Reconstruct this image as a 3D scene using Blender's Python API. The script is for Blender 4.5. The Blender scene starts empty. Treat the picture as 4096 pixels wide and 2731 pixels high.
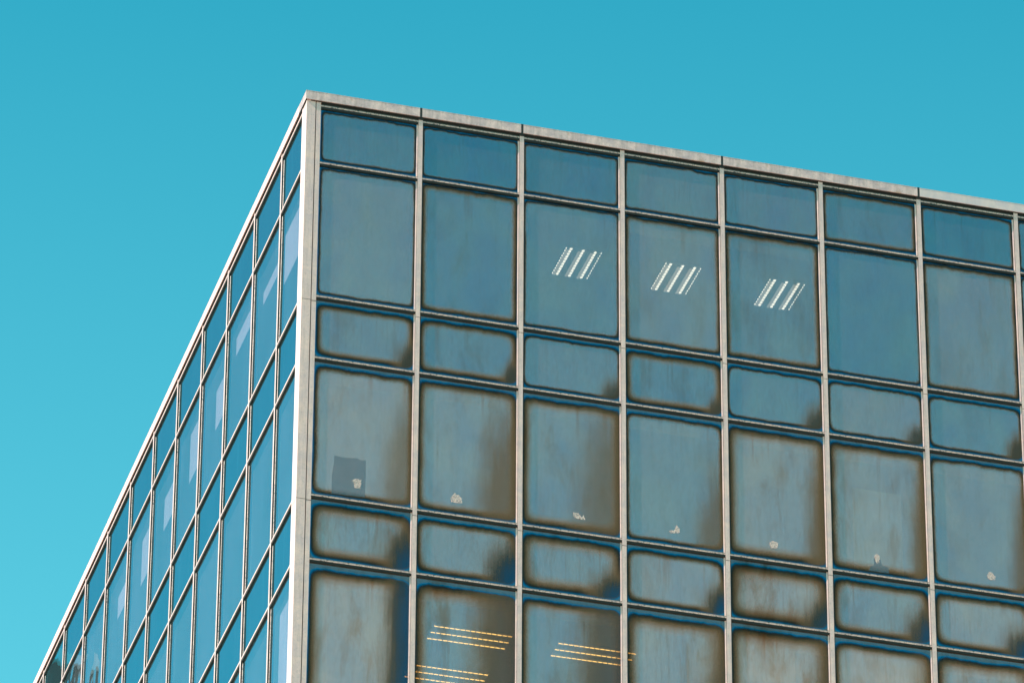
import bpy, math, random
from mathutils import Matrix, Vector

random.seed(7)
SC = bpy.context.scene
COL = SC.collection
R = math.radians

# ------------------------------------------------------------------ measures (metres, roof corner at 0,0,0)
GROUND = -48.3
BAY_R, FIRST_R = 1.5, 1.673          # shaded facade: bay width, first mullion from the corner
BAY_L, FIRST_L = 1.649, 1.482        # sunlit facade
ZT = [-1.165, -3.371, -4.364, -6.55, -7.546, -9.74]     # transom centre lines
NR, NL = 12, 14                      # bays built on each facade
GLASS = 0.032                        # glass lies this far behind the mullion front
LEN_R = FIRST_R + BAY_R * (NR - 1)
LEN_L = FIRST_L + BAY_L * (NL - 1)
HEAD = -0.238                        # top of the first row of panes
BOTTOM = -9.76


# ------------------------------------------------------------------ node helpers
class NT:
    def __init__(self, name):
        self.m = bpy.data.materials.new(name)
        self.m.use_nodes = True
        self.t = self.m.node_tree
        self.t.nodes.clear()
        self.out = self.t.nodes.new('ShaderNodeOutputMaterial')

    def n(self, kind, **kw):
        nd = self.t.nodes.new(kind)
        for k, v in kw.items():
            setattr(nd, k, v)
        return nd

    def put(self, sock, v):
        if hasattr(v, 'is_output'):
            self.t.links.new(v, sock)
        elif isinstance(v, (tuple, list)) and len(v) == 3 and sock.type == 'RGBA':
            sock.default_value = (*v, 1)
        else:
            sock.default_value = v

    def math(self, op, a, b=None, c=None, clamp=False):
        nd = self.n('ShaderNodeMath', operation=op, use_clamp=clamp)
        for i, v in enumerate((a, b, c)):
            if v is not None:
                self.put(nd.inputs[i], v)
        return nd.outputs[0]

    def maprange(self, v, a, b, c=0.0, d=1.0, smooth=False):
        nd = self.n('ShaderNodeMapRange')
        if smooth:
            nd.interpolation_type = 'SMOOTHSTEP'
        self.put(nd.inputs['Value'], v)
        for k, x in zip(('From Min', 'From Max', 'To Min', 'To Max'), (a, b, c, d)):
            self.put(nd.inputs[k], x)
        return nd.outputs[0]

    def ramp(self, fac, stops, interp='LINEAR'):
        nd = self.n('ShaderNodeValToRGB')
        cr = nd.color_ramp
        cr.interpolation = interp
        while len(cr.elements) < len(stops):
            cr.elements.new(0.5)
        for e, (p, c) in zip(cr.elements, stops):
            e.position = p
            e.color = (*c, 1) if len(c) == 3 else c
        self.put(nd.inputs[0], fac)
        return nd.outputs[0]

    def mix(self, fac, a, b, mode='MIX'):
        nd = self.n('ShaderNodeMix', data_type='RGBA', blend_type=mode)
        self.put(nd.inputs[0], fac)
        self.put(nd.inputs[6], a)
        self.put(nd.inputs[7], b)
        return nd.outputs[2]

    def noise(self, vec, scale, detail=3.0, rough=0.5, w=None, dist=0.0):
        nd = self.n('ShaderNodeTexNoise', noise_dimensions='4D' if w is not None else '3D')
        self.put(nd.inputs['Vector'], vec)
        if w is not None:
            self.put(nd.inputs['W'], w)
        nd.inputs['Scale'].default_value = scale
        nd.inputs['Detail'].default_value = detail
        nd.inputs['Roughness'].default_value = rough
        nd.inputs['Distortion'].default_value = dist
        return nd.outputs[0]

    def scaled(self, vec, s, loc=(0, 0, 0)):
        nd = self.n('ShaderNodeMapping')
        self.put(nd.inputs['Vector'], vec)
        nd.inputs['Scale'].default_value = s
        nd.inputs['Location'].default_value = loc
        return nd.outputs[0]

    def attr(self, name):
        nd = self.n('ShaderNodeAttribute', attribute_type='OBJECT')
        nd.attribute_name = name
        return nd.outputs['Fac']

    def bump(self, h, strength, dist):
        nd = self.n('ShaderNodeBump')
        self.put(nd.inputs['Height'], h)
        nd.inputs['Strength'].default_value = strength
        nd.inputs['Distance'].default_value = dist
        return nd.outputs[0]


def plain(name, col, rough=0.7, metal=0.0, noise_amt=0.15, scale=3.0, spec=0.5):
    t = NT(name)
    b = t.n('ShaderNodeBsdfPrincipled')
    tc = t.n('ShaderNodeTexCoord').outputs['Object']
    nz = t.noise(tc, scale, 5, 0.6)
    lo = tuple(c * (1 - noise_amt) for c in col)
    hi = tuple(min(1, c * (1 + noise_amt)) for c in col)
    t.put(b.inputs['Base Color'], t.mix(t.maprange(nz, 0.3, 0.7), lo, hi))
    b.inputs['Roughness'].default_value = rough
    b.inputs['Metallic'].default_value = metal
    b.inputs['Specular IOR Level'].default_value = spec
    t.t.links.new(b.outputs[0], t.out.inputs[0])
    return t.m


def metal_mat(name, base, mottled=0.5, dirt=0.3, rust=0.0, streak=0.3, rough=0.42):
    """weathered aluminium: cloudy oxidation, run-off streaks, specks of soot, rare rust"""
    t = NT(name)
    b = t.n('ShaderNodeBsdfPrincipled')
    tc = t.n('ShaderNodeTexCoord').outputs['Object']
    n1 = t.noise(tc, 5.0, 6, 0.62, dist=0.6)
    c = t.mix(t.maprange(n1, 0.36, 0.66), tuple(x * (1 - 0.42 * mottled) for x in (base[0] * .93, base[1] * .97, base[2] * 1.08)),
              tuple(min(1, x * (1 + 0.16 * mottled)) for x in base))
    n2 = t.noise(t.scaled(tc, (28, 28, 2.2)), 1.0, 4, 0.6)
    c = t.mix(t.math('MULTIPLY', t.maprange(n2, 0.45, 0.72), streak), c, tuple(x * 0.5 for x in base))
    n3 = t.noise(tc, 34.0, 5, 0.7)
    c = t.mix(t.math('MULTIPLY', t.maprange(n3, 0.54, 0.66), dirt), c, (0.035, 0.026, 0.02))
    n4 = t.noise(tc, 2.1, 7, 0.75)
    c = t.mix(t.math('MULTIPLY', t.maprange(n4, 0.60, 0.70), rust), c, (0.42, 0.17, 0.05))
    t.put(b.inputs['Base Color'], c)
    b.inputs['Roughness'].default_value = rough
    b.inputs['Metallic'].default_value = 0.15
    t.put(b.inputs['Normal'], t.bump(n3, 0.25, 0.002))
    t.t.links.new(b.outputs[0], t.out.inputs[0])
    return t.m


def add_shaders(t, *outs):
    cur = outs[0]
    for o in outs[1:]:
        a = t.n('ShaderNodeAddShader')
        t.t.links.new(cur, a.inputs[0])
        t.t.links.new(o, a.inputs[1])
        cur = a.outputs[0]
    return cur


def stained_glass_mat():
    """coated glass whose coating has failed from the edges inward: clear teal border, deep blue band,
    soot-brown fringe, hazy blue-grey middle; every pane reads its own stain measures"""
    t = NT('aged_coated_glass')
    tc = t.n('ShaderNodeTexCoord').outputs['Object']
    sx = t.n('ShaderNodeSeparateXYZ')
    t.put(sx.inputs[0], tc)
    x, z = sx.outputs[0], sx.outputs[2]
    W, H, seed = t.attr('pane_width'), t.attr('pane_height'), t.attr('stain_seed')
    top, ax, bz = t.attr('stain_top'), t.attr('stain_reach'), t.attr('stain_height')
    rnd, brown = t.attr('stain_round'), t.attr('stain_brown')
    grey, see = t.attr('haze_grey'), t.attr('clear')
    nlow = t.noise(tc, 2.3, 3, 0.5, w=seed)
    nmid = t.noise(tc, 9.0, 4, 0.6, w=seed)
    drip = t.noise(t.scaled(tc, (7, 1, 0.7)), 1.0, 4, 0.65, w=seed)
    wob = t.math('ADD', t.math('MULTIPLY', t.math('SUBTRACT', nlow, 0.5), 0.05),
                 t.math('MULTIPLY', t.math('SUBTRACT', nmid, 0.5), 0.014))
    dl = t.math('MULTIPLY', x, 1.25)
    dr = t.math('MULTIPLY', t.math('SUBTRACT', W, x), 1.1)
    db = t.math('SUBTRACT', z, 0.004)
    dt = t.math('SUBTRACT', t.math('SUBTRACT', H, z), top)
    dt = t.math('ADD', dt, t.math('MULTIPLY', t.math('SUBTRACT', drip, 0.5), 0.065))
    k = rnd
    d = t.math('SMOOTH_MIN', t.math('SMOOTH_MIN', dl, dr, k), t.math('SMOOTH_MIN', db, dt, k), k)
    # stain spreading from the lower right corner
    cx = t.math('DIVIDE', dr, ax)
    cz = t.math('DIVIDE', z, bz)
    c = t.math('SQRT', t.math('ADD', t.math('MULTIPLY', cx, cx), t.math('MULTIPLY', cz, cz)))
    nst = t.noise(t.scaled(tc, (5, 1, 1.6)), 1.0, 4, 0.6, w=seed)
    c = t.math('ADD', c, t.math('MULTIPLY', t.math('SUBTRACT', nst, 0.5), 0.7))
    grain = t.noise(tc, 55.0, 3, 0.7, w=seed)
    d = t.math('ADD', d, wob)
    d = t.math('ADD', d, t.math('MULTIPLY', t.math('MULTIPLY', t.math('SUBTRACT', grain, 0.5), 0.10), t.maprange(d, 0.03, 0.10)))
    # stretch the brown fringe where the pane is badly stained
    far = t.math('MAXIMUM', t.math('SUBTRACT', d, 0.045), 0.0)
    dd = t.math('ADD', t.math('MINIMUM', d, 0.045), t.math('DIVIDE', far, brown))
    f = t.maprange(dd, -0.05, 0.25)

    def p(v):
        return (v + 0.05) / 0.30
    centre_g = t.mix(grey, (0.15, 0.300, 0.345), (0.76, 0.300, 0.290))
    centre_d = t.mix(grey, (0.028, 0.020, 0.020), (0.185, 0.100, 0.078))
    stops_g = [(p(-.05), (.28, .155, .165)), (p(-0.005), (.20, .155, .18)), (p(.008), (.0, .19, .30)), (p(.022), (.0, .12, .20)),
               (p(.036), (.03, .035, .045)), (p(.052), (.05, .025, .018)), (p(.085), (.20, .052, .028)), (p(.14), (.54, .145, .11)),
               (p(.185), (1, 1, 1))]
    stops_d = [(p(-.05), (.045, .045, .045)), (p(-0.005), (.035, .035, .04)), (p(.008), (.0, .012, .02)), (p(.022), (.0, .004, .012)),
               (p(.036), (.008, .008, .008)), (p(.052), (.022, .014, .009)), (p(.085), (.095, .042, .024)),
               (p(.14), (.155, .078, .052)), (p(.185), (1, 1, 1))]
    mid = t.maprange(dd, t.maprange(brown, 0.5, 1.1, 0.052, 0.095), t.maprange(brown, 0.5, 1.1, 0.125, 0.22), smooth=True)
    g = t.mix(mid, t.ramp(f, stops_g[:-1]), centre_g)
    df = t.mix(mid, t.ramp(f, stops_d[:-1]), centre_d)
    # blotches and run-off inside the hazy middle
    bl = t.noise(t.scaled(tc, (1.6, 1, 1.0)), 1.0, 5, 0.55, w=seed, dist=0.4)
    blf = t.maprange(bl, 0.36, 0.66)
    g = t.mix(t.math('MULTIPLY', mid, 0.85), g, t.mix(blf, t.mix(1.0, g, (.68, .93, 1.04), 'MULTIPLY'), t.mix(1.0, g, (1.45, 1.12, 1.0), 'MULTIPLY')))
    stk = t.noise(t.scaled(tc, (22, 1, 0.8)), 1.0, 5, 0.7, w=seed)
    fine = t.noise(t.scaled(tc, (70, 1, 9)), 1.0, 3, 0.7, w=seed)
    dark = t.math('MULTIPLY', t.math('MULTIPLY', t.maprange(stk, 0.52, 0.78), t.maprange(brown, 0.4, 1.6, 0.2, 1.0)), t.maprange(nlow, 0.35, 0.65, 0.2, 1.0))
    g = t.mix(dark, g, t.mix(1.0, g, (.62, .50, .42), 'MULTIPLY'))
    df = t.mix(dark, df, t.mix(1.0, df, (.85, .72, .58), 'MULTIPLY'))
    # broad soot clouds and thin rust runs coming down from the upper frame
    so = t.noise(t.scaled(tc, (3.0, 1, 0.9), (0, 3.3, 0)), 1.0, 6, 0.65, w=seed, dist=0.5)
    sof = t.math('MULTIPLY', t.maprange(so, 0.46, 0.70, smooth=True), t.maprange(brown, 0.5, 1.5, 0.10, 1.0))
    g = t.mix(sof, g, t.mix(1.0, g, (.74, .50, .40), 'MULTIPLY'))
    df = t.mix(sof, df, t.mix(1.0, df, (.80, .70, .60), 'MULTIPLY'))
    ru = t.noise(t.scaled(tc, (11, 1, 0.25), (0, 7.1, 0)), 1.0, 3, 0.6, w=seed)
    rlen = t.maprange(t.math('SUBTRACT', H, z), 0.75, 0.08)
    ruf = t.math('MULTIPLY', t.math('MULTIPLY', t.maprange(ru, 0.58, 0.70), rlen), t.maprange(brown, 0.4, 1.3, 0.15, 0.9))
    ruf = t.math('MULTIPLY', ruf, t.maprange(dd, 0.04, 0.07))
    g = t.mix(ruf, g, t.mix(1.0, g, (.75, .42, .30), 'MULTIPLY'))
    df = t.mix(ruf, df, t.mix(1.0, df, (.95, .65, .42), 'MULTIPLY'))
    fn = t.maprange(fine, 0.3, 0.7, 0.88, 1.12)
    comb = t.n('ShaderNodeCombineXYZ')
    for i in range(3):
        t.put(comb.inputs[i], fn)
    g = t.mix(1.0, g, comb.outputs[0], 'MULTIPLY')
    # soot and burnt coating creeping in from the lower right corner
    cc = t.math('ADD', c, t.math('ADD', t.math('MULTIPLY', t.math('SUBTRACT', stk, 0.5), 0.65), t.math('MULTIPLY', t.math('SUBTRACT', grain, 0.5), 0.5)))
    edge_in = t.maprange(dd, 0.012, 0.04)
    m1 = t.math('MULTIPLY', t.maprange(cc, 1.75, 0.75, smooth=True), edge_in)
    m2 = t.math('MULTIPLY', t.math('MULTIPLY', t.maprange(cc, 1.32, 0.65, smooth=True), edge_in), t.attr('stain_dark'))
    m3 = t.math('MULTIPLY', t.math('MULTIPLY', t.maprange(cc, 0.95, 0.30, smooth=True), edge_in), t.attr('stain_blue'))
    g = t.mix(t.math('MULTIPLY', m1, t.attr('stain_soot')), g, (.32, .070, .032))
    df = t.mix(t.math('MULTIPLY', m1, t.attr('stain_soot')), df, (.098, .041, .022))
    g = t.mix(m2, g, (.045, .04, .035))
    df = t.mix(m2, df, (.022, .016, .012))
    g = t.mix(m3, g, (.0, .10, .17))
    df = t.mix(m3, df, (.0, .003, .006))
    # fine stipple of the decayed film
    gr2 = t.noise(tc, 110.0, 2, 0.6, w=seed)
    cg = t.n('ShaderNodeCombineXYZ')
    gv = t.maprange(gr2, 0.3, 0.7, 0.94, 1.06)
    for i in range(3):
        t.put(cg.inputs[i], gv)
    g = t.mix(mid, g, t.mix(1.0, g, cg.outputs[0], 'MULTIPLY'))
    # small nicks and flecks
    spk = t.noise(t.scaled(tc, (60, 1, 14)), 1.0, 2, 0.5, w=seed)
    spm = t.math('MULTIPLY', t.maprange(spk, 0.765, 0.80), t.maprange(nlow, 0.5, 0.6))
    g = t.mix(t.math('MULTIPLY', spm, 0.8), g, (.02, .08, .11))
    df = t.mix(spm, df, (0.01, 0.01, 0.01))

    glo = t.n('ShaderNodeBsdfGlossy')
    t.put(glo.inputs['Color'], g)
    glo.inputs['Roughness'].default_value = 0.12
    wav = t.noise(tc, 0.9, 1, 0.4, w=seed)
    t.put(glo.inputs['Normal'], t.bump(wav, 0.35, 0.02))
    dif = t.n('ShaderNodeBsdfDiffuse')
    t.put(dif.inputs['Color'], df)
    tr = t.n('ShaderNodeBsdfTransparent')
    # brown film lets through yellow light, the blue-grey haze neutral light
    tcol = t.mix(t.maprange(dd, 0.03, 0.2), (0.10, 0.06, 0.02), (0.26, 0.25, 0.23))
    nb = t.maprange(t.attr('stain_yellow'), 0, 1)
    tcol = t.mix(nb, tcol, t.mix(1.0, tcol, (1.0, 0.80, 0.48), 'MULTIPLY'))
    t.put(tr.inputs['Color'], t.mix(see, (0, 0, 0), tcol))
    t.t.links.new(add_shaders(t, glo.outputs[0], dif.outputs[0], tr.outputs[0]), t.out.inputs[0])
    return t.m


def clear_glass_mat():
    """blue mirror glass of the sunlit facade"""
    t = NT('blue_mirror_glass')
    tc = t.n('ShaderNodeTexCoord').outputs['Object']
    seed, see = t.attr('stain_seed'), t.attr('clear')
    glo = t.n('ShaderNodeBsdfGlossy')
    st = t.noise(t.scaled(tc, (9, 1, 0.5)), 1.0, 4, 0.6, w=seed)
    lo = t.noise(t.scaled(tc, (0.9, 1, 0.35)), 1.0, 2, 0.5, w=seed)
    c = t.mix(see, (0.0, 0.345, 0.455), (0.08, 0.375, 0.475))
    c = t.mix(t.math('MULTIPLY', t.maprange(lo, 0.35, 0.68), t.maprange(see, 0, 1, 0.1, 0.38)), c, (0.62, 0.50, 0.62))  # pale lavender patches: soft reflections painted into the glass colour
    c = t.mix(t.math('MULTIPLY', t.maprange(st, 0.55, 0.75), 0.22), c, (0.55, 0.58, 0.66))
    t.put(glo.inputs['Color'], c)
    glo.inputs['Roughness'].default_value = 0.015
    # panes bulge a little: pillow shape plus slow waves
    sx = t.n('ShaderNodeSeparateXYZ')
    t.put(sx.inputs[0], tc)
    W, H = t.attr('pane_width'), t.attr('pane_height')
    u = t.math('DIVIDE', sx.outputs[0], W)
    v = t.math('DIVIDE', sx.outputs[2], H)
    pu = t.math('MULTIPLY', u, t.math('SUBTRACT', 1.0, u))
    pv = t.math('MULTIPLY', v, t.math('SUBTRACT', 1.0, v))
    pil = t.math('MULTIPLY', pu, pv)
    wav = t.noise(tc, 1.1, 2, 0.45, w=seed)
    h = t.math('ADD', t.math('MULTIPLY', pil, -0.45), t.math('MULTIPLY', wav, 0.20))
    t.put(glo.inputs['Normal'], t.bump(h, 1.0, 0.035))
    dif = t.n('ShaderNodeBsdfDiffuse')
    dif.inputs['Color'].default_value = (0.012, 0.02, 0.024, 1)
    tr = t.n('ShaderNodeBsdfTransparent')
    t.put(tr.inputs['Color'], t.mix(see, (0, 0, 0), (0.42, 0.38, 0.40)))
    t.t.links.new(add_shaders(t, glo.outputs[0], dif.outputs[0], tr.outputs[0]), t.out.inputs[0])
    return t.m


def back_glass_mat():
    t = NT('inner_glass_face')
    tr = t.n('ShaderNodeBsdfTransparent')
    tr.inputs['Color'].default_value = (0.95, 0.97, 0.96, 1)
    t.t.links.new(tr.outputs[0], t.out.inputs[0])
    return t.m


def emit_mat(name, col, strength):
    t = NT(name)
    e = t.n('ShaderNodeEmission')
    e.inputs[0].default_value = (*col, 1)
    e.inputs[1].default_value = strength
    t.t.links.new(e.outputs[0], t.out.inputs[0])
    return t.m


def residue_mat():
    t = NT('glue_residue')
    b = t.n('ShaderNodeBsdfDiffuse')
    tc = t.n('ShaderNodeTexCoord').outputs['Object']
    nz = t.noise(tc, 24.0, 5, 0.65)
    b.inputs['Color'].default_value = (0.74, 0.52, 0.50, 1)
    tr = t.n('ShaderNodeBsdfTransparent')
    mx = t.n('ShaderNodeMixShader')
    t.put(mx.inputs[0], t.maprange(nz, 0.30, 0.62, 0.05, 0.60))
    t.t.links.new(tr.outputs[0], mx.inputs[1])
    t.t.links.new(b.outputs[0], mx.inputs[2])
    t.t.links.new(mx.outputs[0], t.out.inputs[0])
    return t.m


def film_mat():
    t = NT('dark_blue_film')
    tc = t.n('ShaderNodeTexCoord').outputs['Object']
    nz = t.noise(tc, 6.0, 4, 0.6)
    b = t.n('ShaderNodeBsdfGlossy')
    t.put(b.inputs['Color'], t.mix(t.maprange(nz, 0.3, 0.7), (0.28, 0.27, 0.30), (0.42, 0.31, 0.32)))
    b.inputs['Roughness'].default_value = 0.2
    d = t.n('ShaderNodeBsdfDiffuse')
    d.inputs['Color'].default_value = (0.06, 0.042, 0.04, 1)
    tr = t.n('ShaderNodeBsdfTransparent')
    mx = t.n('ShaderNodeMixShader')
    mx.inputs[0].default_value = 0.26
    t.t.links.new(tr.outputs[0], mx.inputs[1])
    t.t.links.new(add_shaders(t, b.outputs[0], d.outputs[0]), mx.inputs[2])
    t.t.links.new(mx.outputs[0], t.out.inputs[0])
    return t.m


ALU = (0.76, 0.445, 0.405)
M = dict(
    frame=metal_mat('weathered_aluminium', ALU, 0.25, 0.25, 0.0, 0.35),
    rail=metal_mat('sooty_aluminium', (0.50, 0.30, 0.26), 0.5, 1.6, 0.25, 0.9),
    coping=metal_mat('mottled_coping_sheet', (0.70, 0.42, 0.40), 0.55, 0.28, 0.55, 0.5),
    lip=metal_mat('stained_rail_lip', (0.72, 0.43, 0.385), 0.6, 1.2, 0.3, 0.7),
    sun_bright=metal_mat('sun_bright_aluminium', (0.88, 0.54, 0.50), 0.1, 0.05, 0.0, 0.1),  # lighter copy of the frame metal; the sunlit side's brightness put into colour
    coping_new=metal_mat('plain_coping_sheet', (0.66, 0.44, 0.43), 0.2, 0.05, 0.0, 0.1),
    gasket_and_shade=plain('black_gasket_and_shade', (0.012, 0.012, 0.014), 0.8, 0, 0.2),
    glass_r=stained_glass_mat(), glass_l=clear_glass_mat(), glass_back=back_glass_mat(),
    slab=plain('ceiling_tiles', (0.34, 0.34, 0.33), 0.9, 0, 0.05),
    core=plain('inner_wall_paint', (0.30, 0.29, 0.27), 0.9, 0, 0.05),
    blind=plain('white_blind_cloth', (0.53, 0.38, 0.42), 0.9, 0, 0.03),
    board=plain('grey_board', (0.46, 0.38, 0.33), 0.9, 0, 0.08),
    lamp=emit_mat('cool_tube_light', (1.0, 0.95, 0.86), 2.0),
    lamp_dim=emit_mat('louvre_glow', (1.0, 0.90, 0.80), 0.40),
    lamp_warm=emit_mat('warm_tube_light', (1.0, 0.74, 0.34), 2.9),
    housing=plain('lamp_housing', (0.42, 0.42, 0.42), 0.5, 0, 0.03),
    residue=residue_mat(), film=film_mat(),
    roof=plain('roof_felt', (0.10, 0.10, 0.10), 0.9),
    render=plain('rough_wall_render', (0.07, 0.02, 0.02), 0.9, 0, 0.2),
    pale=plain('pale_parapet_stone', (0.70, 0.62, 0.78), 0.9, 0, 0.1),
    dark_glass=plain('dark_window_glass', (0.03, 0.035, 0.045), 0.08, 0, 0.1),
    paving=plain('sunlit_paving', (0.54, 0.36, 0.25), 0.9, 0, 0.25, 0.3),
)


# ------------------------------------------------------------------ mesh helpers
class MB:
    """collects boxes and prisms; build() links them as one mesh object"""
    def __init__(self):
        self.v, self.f, self.mi = [], [], []

    def box(self, a, b, mi=0):
        x0, y0, z0 = a
        x1, y1, z1 = b
        i = len(self.v)
        self.v += [(x0, y0, z0), (x1, y0, z0), (x1, y1, z0), (x0, y1, z0), (x0, y0, z1), (x1, y0, z1), (x1, y1, z1), (x0, y1, z1)]
        for q in ((3, 2, 1, 0), (4, 5, 6, 7), (0, 1, 5, 4), (1, 2, 6, 5), (2, 3, 7, 6), (3, 0, 4, 7)):
            self.f.append(tuple(i + k for k in q))
            self.mi.append(mi)
        return self

    def prism_z(self, poly, z0, z1, mi=0):
        """poly: counter-clockwise (x, y) seen from above"""
        i, n = len(self.v), len(poly)
        self.v += [(x, y, z0) for x, y in poly] + [(x, y, z1) for x, y in poly]
        self.f.append(tuple(i + k for k in range(n - 1, -1, -1)))
        self.f.append(tuple(i + n + k for k in range(n)))
        self.mi += [mi, mi]
        for k in range(n):
            l = (k + 1) % n
            self.f.append((i + k, i + l, i + n + l, i + n + k))
            self.mi.append(mi)
        return self

    def prism_x(self, poly, x0, x1, mi=0):
        """poly: (y, z), counter-clockwise seen from +x"""
        i, n = len(self.v), len(poly)
        self.v += [(x0, y, z) for y, z in poly] + [(x1, y, z) for y, z in poly]
        self.f.append(tuple(i + k for k in range(n - 1, -1, -1)))
        self.f.append(tuple(i + n + k for k in range(n)))
        self.mi += [mi, mi]
        for k in range(n):
            l = (k + 1) % n
            self.f.append((i + k, i + l, i + n + l, i + n + k))
            self.mi.append(mi)
        return self

    def mesh(self, name, mats):
        me = bpy.data.meshes.new(name)
        me.from_pydata(self.v, [], self.f)
        for m in mats:
            me.materials.append(m)
        me.polygons.foreach_set('material_index', self.mi)
        me.update()
        return me


def link(name, me, parent=None, loc=(0, 0, 0), rz=0.0):
    o = bpy.data.objects.new(name, me)
    COL.objects.link(o)
    o.parent = parent
    o.location = loc
    o.rotation_euler = (0, 0, rz)
    return o


def tag(o, label=None, cat=None, group=None, kind=None):
    for k, v in (('label', label), ('category', cat), ('group', group), ('kind', kind)):
        if v:
            o[k] = v
    return o


# ------------------------------------------------------------------ camera (fitted to the facade grid)
AZ, EL, ROLL = 1.297057548, 0.542845081, 0.005786168
CAM = Vector((-16.2422, -68.6809, -46.6785))
fw = Vector((math.cos(EL) * math.cos(AZ), math.cos(EL) * math.sin(AZ), math.sin(EL)))
r0 = fw.cross(Vector((0, 0, 1))).normalized()
u0 = r0.cross(fw)
rt = math.cos(ROLL) * r0 + math.sin(ROLL) * u0
up = -math.sin(ROLL) * r0 + math.cos(ROLL) * u0
cd = bpy.data.cameras.new('camera')
cam = bpy.data.objects.new('camera', cd)
COL.objects.link(cam)
cam.matrix_world = Matrix(((rt.x, up.x, -fw.x, CAM.x), (rt.y, up.y, -fw.y, CAM.y), (rt.z, up.z, -fw.z, CAM.z), (0, 0, 0, 1)))
cd.sensor_width = 36
cd.lens = 23777.92 / 4096 * 36
cd.clip_start = 0.5
cd.clip_end = 5000
SC.camera = cam


def project(p):
    d = Vector(p) - CAM
    z = d.dot(fw)
    return 0.5 + 23777.92 / 4096 * d.dot(rt) / z, 0.5 - 23777.92 / 2731 * d.dot(up) / z


# ------------------------------------------------------------------ the building
bld = link('office_building', None, loc=(0, 0, GROUND))
bld.empty_display_size = 2
tag(bld, 'glass curtain-wall office block with stained coated panes and pale metal grid', 'building')
UPZ = -GROUND        # parts are placed in coordinates whose z = 0 is the roof corner


class Facade:
    """s runs left to right seen from outside, depth into the building, z up"""
    def __init__(self, side):
        self.rz = 0.0 if side == 'shaded' else -math.pi / 2

    def at(self, s, depth, z):
        if self.rz == 0:
            return (s, depth, z + UPZ)
        return (depth, -s, z + UPZ)

    def put(self, name, me, s, depth, z, parent=None):
        if parent is None:
            return link(name, me, bld, self.at(s, depth, z), self.rz)
        return link(name, me, parent, (s, depth, z), 0)


FR, FL = Facade('shaded'), Facade('sunlit')
MULL = 0.0315          # half width of a mullion cap


def mullion_mesh(name, lit):
    """cap with a joint at each storey, stem, chamfered glazing beads on both sides"""
    mb = MB()
    cuts = [-0.150, -3.477, -6.656, BOTTOM - 0.1]
    for a, b in zip(cuts, cuts[1:]):
        mb.box((-MULL, 0.0, b + 0.007), (MULL, 0.003, a))
        mb.box((-MULL - 0.0015, -0.0015, b + 0.007), (MULL + 0.0015, 0.0025, b + 0.016))     # turned lower lip
    mb.box((-0.0285, 0.0035, BOTTOM), (0.0285, 0.0245, -0.152), 1)
    mb.box((-0.024, 0.025, BOTTOM), (0.024, 0.09, -0.152), 1)
    rows = [HEAD] + ZT
    for k, (a, b) in enumerate(zip(rows, rows[1:])):
        za = a - (0.024 if k else 0.0)
        zb = b + 0.022
        for sg in (-1, 1):
            x0, x1, x2 = (sg * 0.025, sg * 0.037, sg * 0.052) if lit < 0 else (sg * 0.025, sg * 0.031, sg * 0.037)
            poly = [(x0, 0.0250), (x1, 0.0250), (x2, 0.0295), (x2, 0.0314), (x0, 0.0314)]
            if sg < 0:
                poly = poly[::-1]
            # polygon is given clockwise for sg>0 in the x/y plane seen from above, so reverse to face outwards
            mb.prism_z(poly, zb, za, (0 if lit < 0 else 2) if sg == lit else 1)  # bead turned from the sun is black: shade put into its colour
    return mb.mesh(name, [M['frame'], M['gasket_and_shade'], M['rail']])


def rail_mesh(name, length, proud=0.006, sun_side=False):
    """horizontal rail between two mullions: sloping sooty ledge, paler lower lip, black strip below that paints in its shade"""
    mb = MB()
    if sun_side:
        mb.box((0, proud, -0.017), (length, 0.0314, 0.0172), 0)
    else:
        mb.prism_x([(0.0314, -0.017), (0.0314, 0.017), (0.019, 0.017), (proud + 0.003, 0.012), (proud, 0.008), (proud, -0.015), (proud + 0.002, -0.017)][::-1], 0, length, 0)
    mb.box((0, proud - 0.002, -0.0165), (length, proud + 0.003, -0.0035), 1)
    mb.box((0, 0.007, -0.048), (length, 0.0314, -0.0175), 2)  # black strip stands in for shade on the rail's underside
    mb.box((0, 0.021, 0.0175), (length, 0.0314, 0.025), 2)
    return mb.mesh(name, [M['sun_bright'] if sun_side else M['rail'], M['frame'] if sun_side else M['lip'], M['gasket_and_shade']])


def pane_mesh(name, w, h, mat):
    me = MB().box((0, 0, 0), (w, 0.010, h), 0).mesh(name, [mat, M['glass_back']])
    for p in me.polygons:
        p.material_index = 0 if p.normal.y < -0.5 else 1
    return me


row_edges = [HEAD] + ZT
ROWS = list(zip(row_edges, row_edges[1:]))      # A short, B tall, C short, D tall, E short, F tall
SOOT = ((0, 0, 0), (0, 0, 0), (0.85, 0.75, 0.0), (0.75, 0.12, 0.0), (0.95, 0.9, 0.75), (0.85, 0.55, 0.15))     # brown, black, blue share
ROWSTYLE = [  # top, reach, height, depth, round, brown, grey
    (0.012, 0.05, 0.05, 0.30, 0.10, 0.58, 0.20),
    (0.018, 0.05, 0.05, 0.30, 0.11, 0.66, 0.34),
    (0.058, 0.25, 0.36, 0.045, 0.20, 0.75, 0.42),
    (0.070, 0.27, 1.30, 0.075, 0.20, 0.95, 0.55),
    (0.070, 0.36, 0.48, -0.010, 0.26, 1.05, 0.60),
    (0.085, 0.34, 1.90, 0.030, 0.26, 1.25, 0.80),
]


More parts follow.
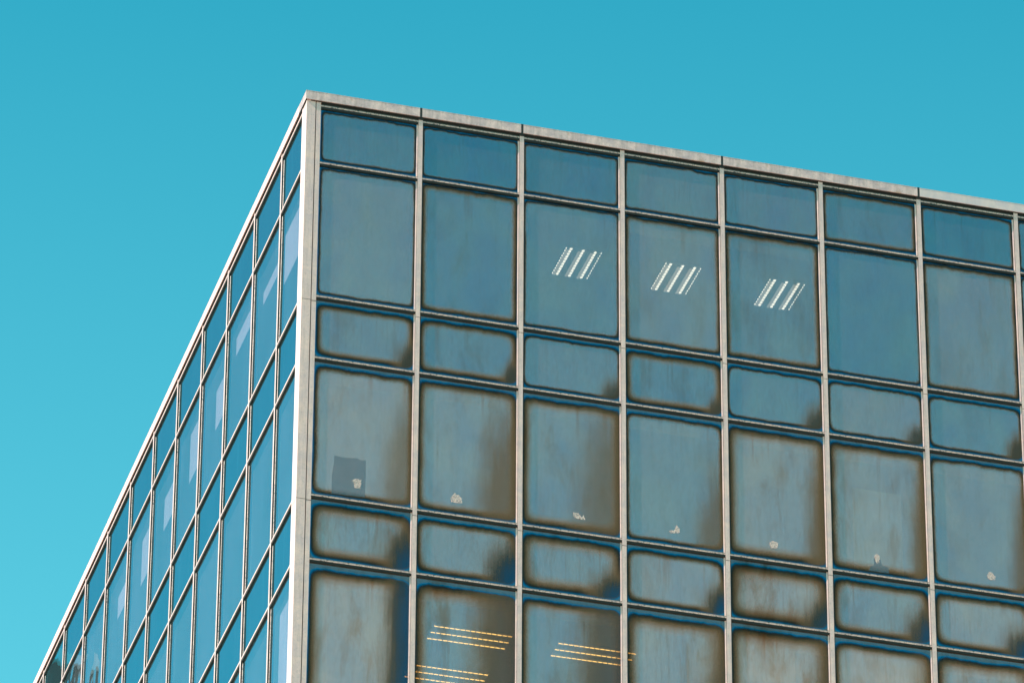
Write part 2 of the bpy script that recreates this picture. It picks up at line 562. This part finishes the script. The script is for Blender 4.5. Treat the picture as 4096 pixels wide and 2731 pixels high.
def bays(kind):
    if kind == 'R':
        e = [0.205] + [FIRST_R + BAY_R * i for i in range(NR)]
        out = []
        for i in range(NR):
            a = e[i] if i == 0 else e[i] + MULL
            out.append((a - (0.0 if i == 0 else 0.012), e[i + 1] - MULL + 0.012))
        return out
    e = [0.265] + [FIRST_L + BAY_L * i for i in range(NL)]
    out = []
    for i in range(NL):
        a = e[i] if i == 0 else e[i] + MULL - 0.012
        out.append((-(e[i + 1] - MULL + 0.012), -a))
    return out


panes = {}
for side, fac, mat in (('R', FR, M['glass_r']), ('L', FL, M['glass_l'])):
    cache = {}
    for i, (s0, s1) in enumerate(bays(side)):
        for r, (zt, zb) in enumerate(ROWS):
            z0, z1 = zb + 0.018, zt - (0.022 if r else 0.0)
            w, h = s1 - s0, z1 - z0
            key = (round(w, 3), round(h, 3))
            tall = r % 2 == 1
            name = 'window_pane' if tall else 'spandrel_panel'
            if key not in cache:
                cache[key] = pane_mesh(name, w, h, mat)
            o = fac.put(name, cache[key], s0, GLASS, z0)
            rr = random.Random(1000 * r + 17 * i + (0 if side == 'R' else 7))
            top, reach, hh, dep, rnd, br, gr = ROWSTYLE[r]
            v = lambda a: 1 + rr.uniform(-a, a)
            o['pane_width'], o['pane_height'], o['stain_seed'] = w, h, rr.uniform(0, 60)
            o['stain_top'] = top * v(0.12)
            o['stain_reach'], o['stain_height'] = reach * v(0.2), hh * v(0.2)
            for kk, vv in zip(('stain_soot', 'stain_dark', 'stain_blue'), SOOT[r]):
                o[kk] = min(1.0, vv * rr.uniform(0.85, 1.1))
            o['stain_round'] = rnd
            o['stain_brown'] = br * v(0.28)
            o['haze_grey'] = max(0, min(1, gr + rr.uniform(-0.14, 0.14)))
            o['clear'] = 1.0 if tall else 0.0
            o['stain_yellow'] = 1.0 if r == 5 else 0.15
            panes[side, r, i] = o

# worst and cleanest panes, as in the photograph
for key, kw in {
    ('R', 4, 0): dict(stain_reach=0.36, stain_height=0.58), ('R', 4, 1): dict(stain_reach=0.44, stain_height=0.62),
    ('R', 4, 4): dict(haze_grey=0.85, stain_brown=1.5, stain_blue=0.3), ('R', 4, 3): dict(), ('R', 4, 5): dict(),
    ('R', 5, 0): dict(stain_reach=0.34, stain_height=4.0, stain_dark=1.0, stain_blue=0.7), ('R', 5, 1): dict(stain_reach=0.6, stain_height=3.2, haze_grey=0.45),
    ('R', 5, 2): dict(stain_reach=0.6, stain_height=3.4, haze_grey=0.45), ('R', 5, 3): dict(haze_grey=0.7),
    ('R', 3, 0): dict(haze_grey=0.72, stain_reach=0.36), ('R', 3, 1): dict(haze_grey=0.55, stain_reach=0.5), ('R', 3, 2): dict(haze_grey=0.5, stain_reach=0.6, stain_height=1.7),
    ('R', 3, 3): dict(haze_grey=0.45, stain_reach=0.34), ('R', 2, 0): dict(), ('R', 2, 3): dict(haze_grey=0.3, ),
    ('R', 2, 1): dict(haze_grey=0.32), ('R', 1, 6): dict(haze_grey=0.45), ('R', 1, 5): dict(haze_grey=0.18), ('R', 5, 4): dict(haze_grey=0.95), ('R', 5, 5): dict(haze_grey=0.95),
}.items():
    for k, v in kw.items():
        panes[key][k] = v

mm = mullion_mesh('mullion', -1)
for i in range(NR):
    FR.put('mullion', mm, FIRST_R + BAY_R * i, 0, 0)
mm = mullion_mesh('mullion', 1)
for i in range(NL):
    FL.put('mullion', mm, -(FIRST_L + BAY_L * i), 0, 0)

# rails: every one in view is a part of its own; the few outside the frame run on as one length per row
cache = {}
for side, fac in (('R', FR), ('L', FL)):
    bl = bays(side)
    for r in range(-1, len(ZT)):
        z = -0.206 if r < 0 else ZT[r]
        name = 'head_rail' if r < 0 else 'transom'
        rest = []
        for i in range(len(bl)):
            s0, s1 = bl[i]
            s0, s1 = (s0 + 0.0125, s1 - 0.0125)
            if i == 0:
                s0, s1 = (s0 - 0.0125, s1) if side == 'R' else (s0, s1 + 0.0125)
            seen = False
            for q in range(5):
                s = s0 + (s1 - s0) * q / 4
                P = (s, 0, z) if side == 'R' else (0, -s, z)
                u, v = project(P)
                seen = seen or (-0.01 < u < 1.01 and -0.01 < v < 1.01)
            if seen or r < 0:
                key = (side, round(s1 - s0, 3), r < 0)
                if key not in cache:
                    cache[key] = rail_mesh(name, s1 - s0, 0.006 if r < 0 else 0.004, side == 'L')
                fac.put(name, cache[key], s0, 0, z)
            else:
                rest.append((s0, s1))
        if rest:
            a, b = min(x[0] for x in rest), max(x[1] for x in rest)
            fac.put('transom', rail_mesh('transom', b - a, 0.0065, side == 'L'), a, 0, z)

# coping: separate sheets with joints
def coping_mesh(length, mat, lip=True):
    mb = MB()
    mb.box((0, -0.020, -0.146), (length, 0.42, -0.004))
    mb.box((0, -0.0225, -0.006), (length, 0.30, 0.0))            # folded top edge
    mb.box((0, -0.0225, -0.146), (length, -0.0202, -0.141))     # drip edge
    return mb.mesh('coping_sheet', [mat])


def joints(first, bay, n, idx):
    return [first + bay * (k - 1) for k in idx if k <= n]


jr = joints(FIRST_R, BAY_R, NR, (1, 2, 4, 6, 8, 10)) + [LEN_R + 0.1]
a = -0.020
for k, b in enumerate(jr):
    g = 0.017
    L0 = a if k == 0 else a + g
    o = FR.put('coping_sheet', coping_mesh(b - g - L0, M['coping_new'] if k == 4 else M['coping']), L0, 0, 0)
    if k == 4:
        o['label'] = 'smooth bluish grey coping sheet, newer than the mottled ones'
    if k < len(jr) - 1:
        FR.put('coping_joint', MB().box((-0.0168, -0.019, -0.160), (0.0168, 0.40, 0.006)).box((-0.036, -0.006, -0.190), (0.036, 0.012, -0.1603)).mesh('coping_joint', [M['gasket_and_shade']]), b, 0, 0)
    a = b
jl = joints(FIRST_L, BAY_L, NL, (1, 2, 4, 6, 8, 10, 12)) + [LEN_L + 0.1]
a = 0.42
for k, b in enumerate(jl):
    g = 0.003
    L0 = a if k == 0 else a + g
    me = coping_mesh(b - g - L0, M['sun_bright'])
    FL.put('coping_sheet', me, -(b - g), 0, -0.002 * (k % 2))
    a = b
# the corner end of the sunlit side's coping, carried by the first sheet of the shaded side
FL.put('coping_sheet', MB().box((-0.42, -0.020, -0.146), (0.0195, -0.0005, -0.001)).mesh('coping_sheet', [M['sun_bright']]), 0, 0, 0)

# dark recess behind the rails; front black strip paints the shade under the coping
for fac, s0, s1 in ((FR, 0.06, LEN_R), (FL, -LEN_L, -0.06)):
    fac.put('recess_and_shade_strip', MB().box((s0, -0.010, -0.158), (s1, 0.019, -0.1468)).box((s0, 0.0195, -0.26), (s1, 0.0315, -0.1475)).box((s0, 0.05, -0.232), (s1, 0.12, -0.16)).mesh('recess_and_shade_strip', [M['gasket_and_shade']]), 0, 0.0, 0)

# corner cladding, in storey lengths
zc = [-0.152, -3.456, -6.64, BOTTOM - 0.2]
for a, b in zip(zc, zc[1:]):
    mb = MB()
    mb.box((0.0, 0.0, b + 0.006), (0.127, 0.27, a))
    mb.box((-0.001, -0.0015, b + 0.006), (0.127, 0.0, b + 0.012))
    mb.box((0.128, 0.035, b), (0.140, 0.26, a + 0.006 if a < -1 else a), 1)
    mb.box((0.0002, 0.0002, b - 0.001), (0.126, 0.262, b + 0.0055), 1)
    mb.box((0.002, 0.271, b), (0.06, 0.275, a), 1)
    o = FR.put('corner_cladding', mb.mesh('corner_cladding', [M['frame'], M['gasket_and_shade']]), 0, 0, 0)
    st = MB().box((0, 0, b - 0.012), (0.066, 0.15, a)).box((0.066, 0.03, b - 0.012), (0.072, 0.15, a), 1)
    st.box((0.002, 0.001, b - 0.019), (0.064, 0.12, b - 0.0125), 1)
    FR.put('corner_strip', st.mesh('corner_strip', [M['frame'], M['gasket_and_shade']]), 0.140, 0.002, -0.001)
    # thin raised strip on the sunlit face of the corner
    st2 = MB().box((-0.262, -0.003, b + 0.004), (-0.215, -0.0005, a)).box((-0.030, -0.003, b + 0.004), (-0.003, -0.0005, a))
    FL.put('corner_strip', st2.mesh('corner_strip', [M['sun_bright']]), 0, 0, 0)

# floors, ceilings, core and partitions inside
for k, (zc_, zf_) in enumerate(((-1.160, -0.33), (-4.360, -3.33), (-7.560, -6.50), (-10.7, -9.72))):
    mb = MB().box((0.16, 0.16, zc_), (LEN_R - 0.1, LEN_L - 0.1, zf_))
    link('floor_slab', mb.mesh('floor_slab', [M['slab']]), bld, (0, 0, UPZ))
for k, (z1, z0) in enumerate(((-1.162, -3.328), (-4.362, -6.498), (-7.562, -9.718))):
    mb = MB().box((6.2, 6.5, z0), (LEN_R - 4, LEN_L - 6, z1))
    link('core_wall', mb.mesh('core_wall', [M['core']]), bld, (0, 0, UPZ))
    # pelmet boards behind the window heads
    if k:
        mb = MB().box((0.30, 0.20, z1 - 0.27), (LEN_R - 1, 0.215, z1 - 0.002))
        link('pelmet', mb.mesh('pelmet', [M['board']]), bld, (0, 0, UPZ))
link('pelmet', MB().box((4.75, 0.20, -1.40), (7.55, 0.215, -1.162)).mesh('pelmet', [M['board']]), bld, (0, 0, UPZ))

# roof, rear walls and the storeys below the frame
link('roof', MB().box((0.42, 0.42, -0.30), (LEN_R - 0.1, LEN_L - 0.1, -0.10)).mesh('roof', [M['roof']]), bld, (0, 0, UPZ))
mb = MB()
mb.box((LEN_R + 0.01, 0.0, GROUND), (LEN_R + 0.35, LEN_L + 0.1, -0.15))
mb.box((0.0, LEN_L + 0.04, GROUND), (LEN_R, LEN_L + 0.38, -0.15))
link('wall', mb.mesh('wall', [M['frame']]), bld, (0, 0, UPZ))
mb = MB().box((0.05, 0.06, GROUND), (LEN_R, LEN_L, BOTTOM - 0.02), 0)
z = BOTTOM
while z > GROUND + 1:
    mb.box((0.0, 0.0, z - 0.06), (LEN_R, 0.058, z - 0.02), 1)
    mb.box((0.0, 0.059, z - 0.06), (0.048, LEN_L, z - 0.02), 1)
    mb.box((0.0, 0.0, z - 1.05), (LEN_R, 0.058, z - 1.01), 1)
    mb.box((0.0, 0.059, z - 1.05), (0.048, LEN_L, z - 1.01), 1)
    z -= 3.18
for i in range(NR):
    s = FIRST_R + BAY_R * i
    mb.box((s - MULL, -0.004, GROUND), (s + MULL, 0.058, BOTTOM - 0.1), 1)
for i in range(NL):
    s = FIRST_L + BAY_L * i
    mb.box((-0.004, s - MULL, GROUND), (0.048, s + MULL, BOTTOM - 0.1), 1)
link('lower_wall', mb.mesh('lower_wall', [M['dark_glass'], M['frame']]), bld, (0, 0, UPZ))

# blinds and boards close behind the panes
def board(name, fac, s0, s1, z0, z1, mat, depth=0.075):
    return fac.put(name, MB().box((0, 0, 0), (s1 - s0, 0.004, z1 - z0)).mesh(name, [mat]), s0, depth, z0)


for y0, y1, z0, z1 in ((0.28, 1.13, -2.45, -1.64), (1.53, 2.42, -2.04, -1.83), (3.20, 4.09, -1.93, -1.63), (4.83, 5.33, -2.50, -1.83),
                       (6.48, 7.03, -2.47, -1.63), (8.13, 8.75, -2.36, -1.80), (9.78, 10.30, -2.50, -1.70), (11.42, 12.0, -2.2, -1.8)):
    board('window_blind', FL, -y1 - 0.18, -y0, z0, z1, M['blind'], 0.047)
board('window_blind', FL, -0.98, -0.28, -9.6, -7.95, M['blind'], 0.047)
board('window_blind', FL, -3.9, -3.2, -9.6, -8.9, M['blind'])
board('partition_board', FR, 0.22, 0.50, -9.7, -7.70, M['board'])
board('partition_board', FR, 5.58, 6.12, -9.7, -7.86, M['board'])
board('partition_board', FR, 6.25, 7.15, -9.7, -7.84, M['board'])
board('partition_board', FR, 7.75, 9.10, -9.7, -7.84, M['board'])
board('partition_board', FR, 8.05, 8.78, -6.45, -5.15, M['board'])


# sticker remnants near the foot of the windows of the second storey
def blob(name, pts, depth, mat, y=-0.0035):
    n = len(pts)
    area = sum(pts[i][0] * pts[(i + 1) % n][1] - pts[(i + 1) % n][0] * pts[i][1] for i in range(n))
    if area < 0:
        pts = pts[::-1]
    me = bpy.data.meshes.new(name)
    v = [(x, y, z) for x, z in pts] + [(x, y + depth, z) for x, z in pts]
    f = [tuple(range(n)), tuple(range(2 * n - 1, n - 1, -1))]
    f += [(i, i + n, (i + 1) % n + n, (i + 1) % n) for i in range(n)]
    me.from_pydata(v, [], f)
    me.materials.append(mat)
    me.update()
    return me


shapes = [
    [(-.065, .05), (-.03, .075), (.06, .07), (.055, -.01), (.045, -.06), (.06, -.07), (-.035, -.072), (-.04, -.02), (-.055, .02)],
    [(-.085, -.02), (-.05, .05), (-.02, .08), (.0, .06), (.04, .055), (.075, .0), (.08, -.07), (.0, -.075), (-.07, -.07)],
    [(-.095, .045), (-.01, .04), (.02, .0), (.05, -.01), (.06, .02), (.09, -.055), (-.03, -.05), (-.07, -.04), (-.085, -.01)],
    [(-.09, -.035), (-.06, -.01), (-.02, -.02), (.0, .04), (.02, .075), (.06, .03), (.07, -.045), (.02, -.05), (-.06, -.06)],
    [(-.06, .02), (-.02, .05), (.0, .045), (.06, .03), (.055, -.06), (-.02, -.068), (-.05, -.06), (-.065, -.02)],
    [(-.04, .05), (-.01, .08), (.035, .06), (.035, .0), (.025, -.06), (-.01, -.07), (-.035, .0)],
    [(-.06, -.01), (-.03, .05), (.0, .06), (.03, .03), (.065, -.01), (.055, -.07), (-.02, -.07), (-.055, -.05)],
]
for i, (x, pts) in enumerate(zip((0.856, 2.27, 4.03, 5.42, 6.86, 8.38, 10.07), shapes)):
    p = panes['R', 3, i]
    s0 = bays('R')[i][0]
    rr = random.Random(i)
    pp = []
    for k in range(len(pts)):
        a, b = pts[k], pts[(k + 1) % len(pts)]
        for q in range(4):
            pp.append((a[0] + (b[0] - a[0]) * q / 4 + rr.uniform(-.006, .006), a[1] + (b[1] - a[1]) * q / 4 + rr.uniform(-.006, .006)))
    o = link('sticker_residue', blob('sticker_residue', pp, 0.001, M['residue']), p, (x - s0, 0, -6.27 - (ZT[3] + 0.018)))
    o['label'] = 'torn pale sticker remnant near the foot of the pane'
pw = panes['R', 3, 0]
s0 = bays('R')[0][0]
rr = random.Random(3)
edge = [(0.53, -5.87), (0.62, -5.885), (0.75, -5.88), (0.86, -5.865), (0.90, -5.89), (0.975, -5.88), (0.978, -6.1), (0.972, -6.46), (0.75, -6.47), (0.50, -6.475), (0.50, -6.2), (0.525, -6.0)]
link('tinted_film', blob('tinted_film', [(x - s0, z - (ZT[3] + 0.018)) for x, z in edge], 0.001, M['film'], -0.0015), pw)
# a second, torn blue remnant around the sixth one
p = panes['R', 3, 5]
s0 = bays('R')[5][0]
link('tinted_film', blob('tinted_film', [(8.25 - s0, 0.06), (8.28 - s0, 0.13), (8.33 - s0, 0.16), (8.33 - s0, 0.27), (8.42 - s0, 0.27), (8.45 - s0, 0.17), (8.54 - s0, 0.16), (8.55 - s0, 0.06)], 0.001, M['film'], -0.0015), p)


# ------------------------------------------------------------------ ceiling lights
def louvre_lamp(x0, y0, zc_, label):
    """ceiling lamp with three tubes running into the room, seen between cross blades"""
    W_, D_ = 0.54, 0.775
    e = link('ceiling_light', None, None, (x0, y0, zc_))
    e.empty_display_size = 0.2
    tag(e, label, 'ceiling light', 'ceiling lights of the top storey')
    link('lamp_housing', MB().box((0, 0, 0.012), (W_, D_, 0.038)).mesh('lamp_housing', [M['housing']]), e)
    n = 11
    for f, wd in ((0.11, 0.034), (0.45, 0.034), (0.785, 0.034)):
        mb = MB()
        for k in range(n):
            a = D_ * (k + 0.08) / n
            mb.box((W_ * f - wd / 2 + 0.02, a, 0.003), (W_ * f + wd / 2 + 0.02, a + D_ / n * 0.62, 0.011))
        link('lamp_tube', mb.mesh('lamp_tube', [M['lamp']]), e)
        g = MB().box((W_ * f - 0.045, 0.06, 0.006), (W_ * f - 0.002, D_, 0.010))
        link('reflector', g.mesh('reflector', [M['lamp_dim']]), e)
    for f in (0.0, 0.975):
        mb = MB()
        for k in range(n):
            a = D_ * (k + 0.15) / n
            mb.box((W_ * f, a, 0.003), (W_ * f + 0.012, a + D_ / n * 0.4, 0.011))
        link('side_slot', mb.mesh('side_slot', [M['lamp']]), e)
    return e


louvre_lamp(4.173, 1.157, -1.200, 'lit white louvred lamp behind the third top window, left of the other two')
louvre_lamp(5.677, 1.157, -1.200, 'lit white louvred lamp behind the fourth top window, middle one of three')
louvre_lamp(7.261, 1.157, -1.200, 'lit white louvred lamp behind the fifth top window, right of the other two')


def long_lamp(x0, x1, y0, y1, zc_, label):
    e = link('ceiling_light', None, None, (x0, y0, zc_))
    e.empty_display_size = 0.2
    tag(e, label, 'ceiling light', 'warm ceiling lights of the third storey')
    w = x1 - x0
    link('lamp_housing', MB().box((0, -0.02, 0.012), (w, y1 - y0 + 0.06, 0.038)).mesh('lamp_housing', [M['housing']]), e)
    n = 15
    for k in range(3):
        y = (y1 - y0) * k / 2
        mb = MB()
        for j in range(n):
            a = w * (j + 0.07) / n
            mb.box((a, y - 0.0062, 0.003), (a + w / n * 0.80, y + 0.0062, 0.011))
        link('lamp_tube', mb.mesh('lamp_tube', [M['lamp_warm']]), e)


long_lamp(2.313, 3.447, 1.313, 1.683, -7.6, 'upper of two yellow dashed lamps in the second window of the bottom row')
long_lamp(2.305, 3.430, 2.498, 2.866, -7.6, 'lower of two yellow dashed lamps in the second window, cut by the frame edge')
long_lamp(4.103, 5.238, 1.313, 1.686, -7.6, 'yellow dashed lamp crossing behind the mullion of the third window')

# ------------------------------------------------------------------ a taller neighbour, seen mirrored in the lowest panes of the sunlit side
nb = link('neighbour_tower', None, None, (-8.0, 76.0, GROUND))
tag(nb, 'brown tower with pale parapet, mirrored in the lowest left panes', 'building')
H = 31.2 - GROUND
link('wall', MB().box((-3.9, 0, 0), (5.0, 14, H)).mesh('wall', [M['render']]), nb)
link('parapet', MB().box((-4.1, -0.2, H + 0.003), (5.2, 14.2, H + 0.35)).mesh('parapet', [M['pale']]), nb)
for zz in range(8, 24):
    for xx in (-2.6, 0.3, 3.2):
        link('window', MB().box((xx - 0.8, -0.03, zz * 3.2), (xx + 0.8, 0.2, zz * 3.2 + 1.6)).mesh('window', [M['dark_glass']]), nb)

# ------------------------------------------------------------------ ground
g = link('ground', MB().box((-1500, -1500, GROUND - 0.5), (1500, 1500, GROUND)).mesh('ground', [M['paving']]))
tag(g, kind='structure')

# ------------------------------------------------------------------ light
SUN_AZ, SUN_EL = math.pi + R(8), R(42)       # towards the sun: from the left, grazing the shaded facade
sd = Vector((math.cos(SUN_EL) * math.cos(SUN_AZ), math.cos(SUN_EL) * math.sin(SUN_AZ), math.sin(SUN_EL)))
sl = bpy.data.lights.new('sun', 'SUN')
sl.energy = 5.0
sl.angle = R(0.53)
sl.color = (1.0, 0.95, 0.88)
so = bpy.data.objects.new('sun', sl)
COL.objects.link(so)
so.rotation_euler = (-sd).to_track_quat('-Z', 'Y').to_euler()

w = bpy.data.worlds.new('World')
SC.world = w
w.use_nodes = True
nt = w.node_tree
nt.nodes.clear()
wo = nt.nodes.new('ShaderNodeOutputWorld')
bg = nt.nodes.new('ShaderNodeBackground')
sk = nt.nodes.new('ShaderNodeTexSky')
sk.sky_type = 'NISHITA'
sk.sun_disc = False
sk.sun_elevation = SUN_EL
sk.sun_rotation = math.pi / 2 - SUN_AZ
sk.air_density = 1.0
sk.dust_density = 1.0
sk.ozone_density = 1.0
tint = nt.nodes.new('ShaderNodeMix')
tint.data_type = 'RGBA'
tint.blend_type = 'MULTIPLY'
tint.inputs[0].default_value = 1.0
tint.inputs[7].default_value = (0.30, 1.46, 1.085, 1)
nt.links.new(sk.outputs[0], tint.inputs[6])
wc = nt.nodes.new('ShaderNodeTexCoord')
wx = nt.nodes.new('ShaderNodeSeparateXYZ')
nt.links.new(wc.outputs['Generated'], wx.inputs[0])
cr = nt.nodes.new('ShaderNodeValToRGB')
for e_, (p_, c_) in zip([cr.color_ramp.elements[0], cr.color_ramp.elements[1]] + [cr.color_ramp.elements.new(0.6) for _ in range(2)],
                        ((0.0, (1.4, 0.95, 0.93)), (1.0, (0.0, 0.45, 0.55)), (0.44, (1.4, 0.94, 0.93)), (0.62, (0.0, 0.57, 0.67)))):
    e_.position = p_
    e_.color = (*c_, 1)
nt.links.new(wx.outputs[2], cr.inputs[0])
grad = nt.nodes.new('ShaderNodeMix')
grad.data_type = 'RGBA'
grad.blend_type = 'MULTIPLY'
grad.inputs[0].default_value = 1.0
nt.links.new(tint.outputs[2], grad.inputs[6])
nt.links.new(cr.outputs[0], grad.inputs[7])
nt.links.new(grad.outputs[2], bg.inputs[0])
bg.inputs[1].default_value = 0.15
nt.links.new(bg.outputs[0], wo.inputs[0])

vs = SC.view_settings
SC.display_settings.display_device = 'sRGB'
vs.view_transform = 'Standard'
vs.look = 'None'
vs.exposure = 0.75
vs.gamma = 1.0
SC.cycles.use_denoising = True
SC.cycles.max_bounces = 8
SC.cycles.transparent_max_bounces = 16
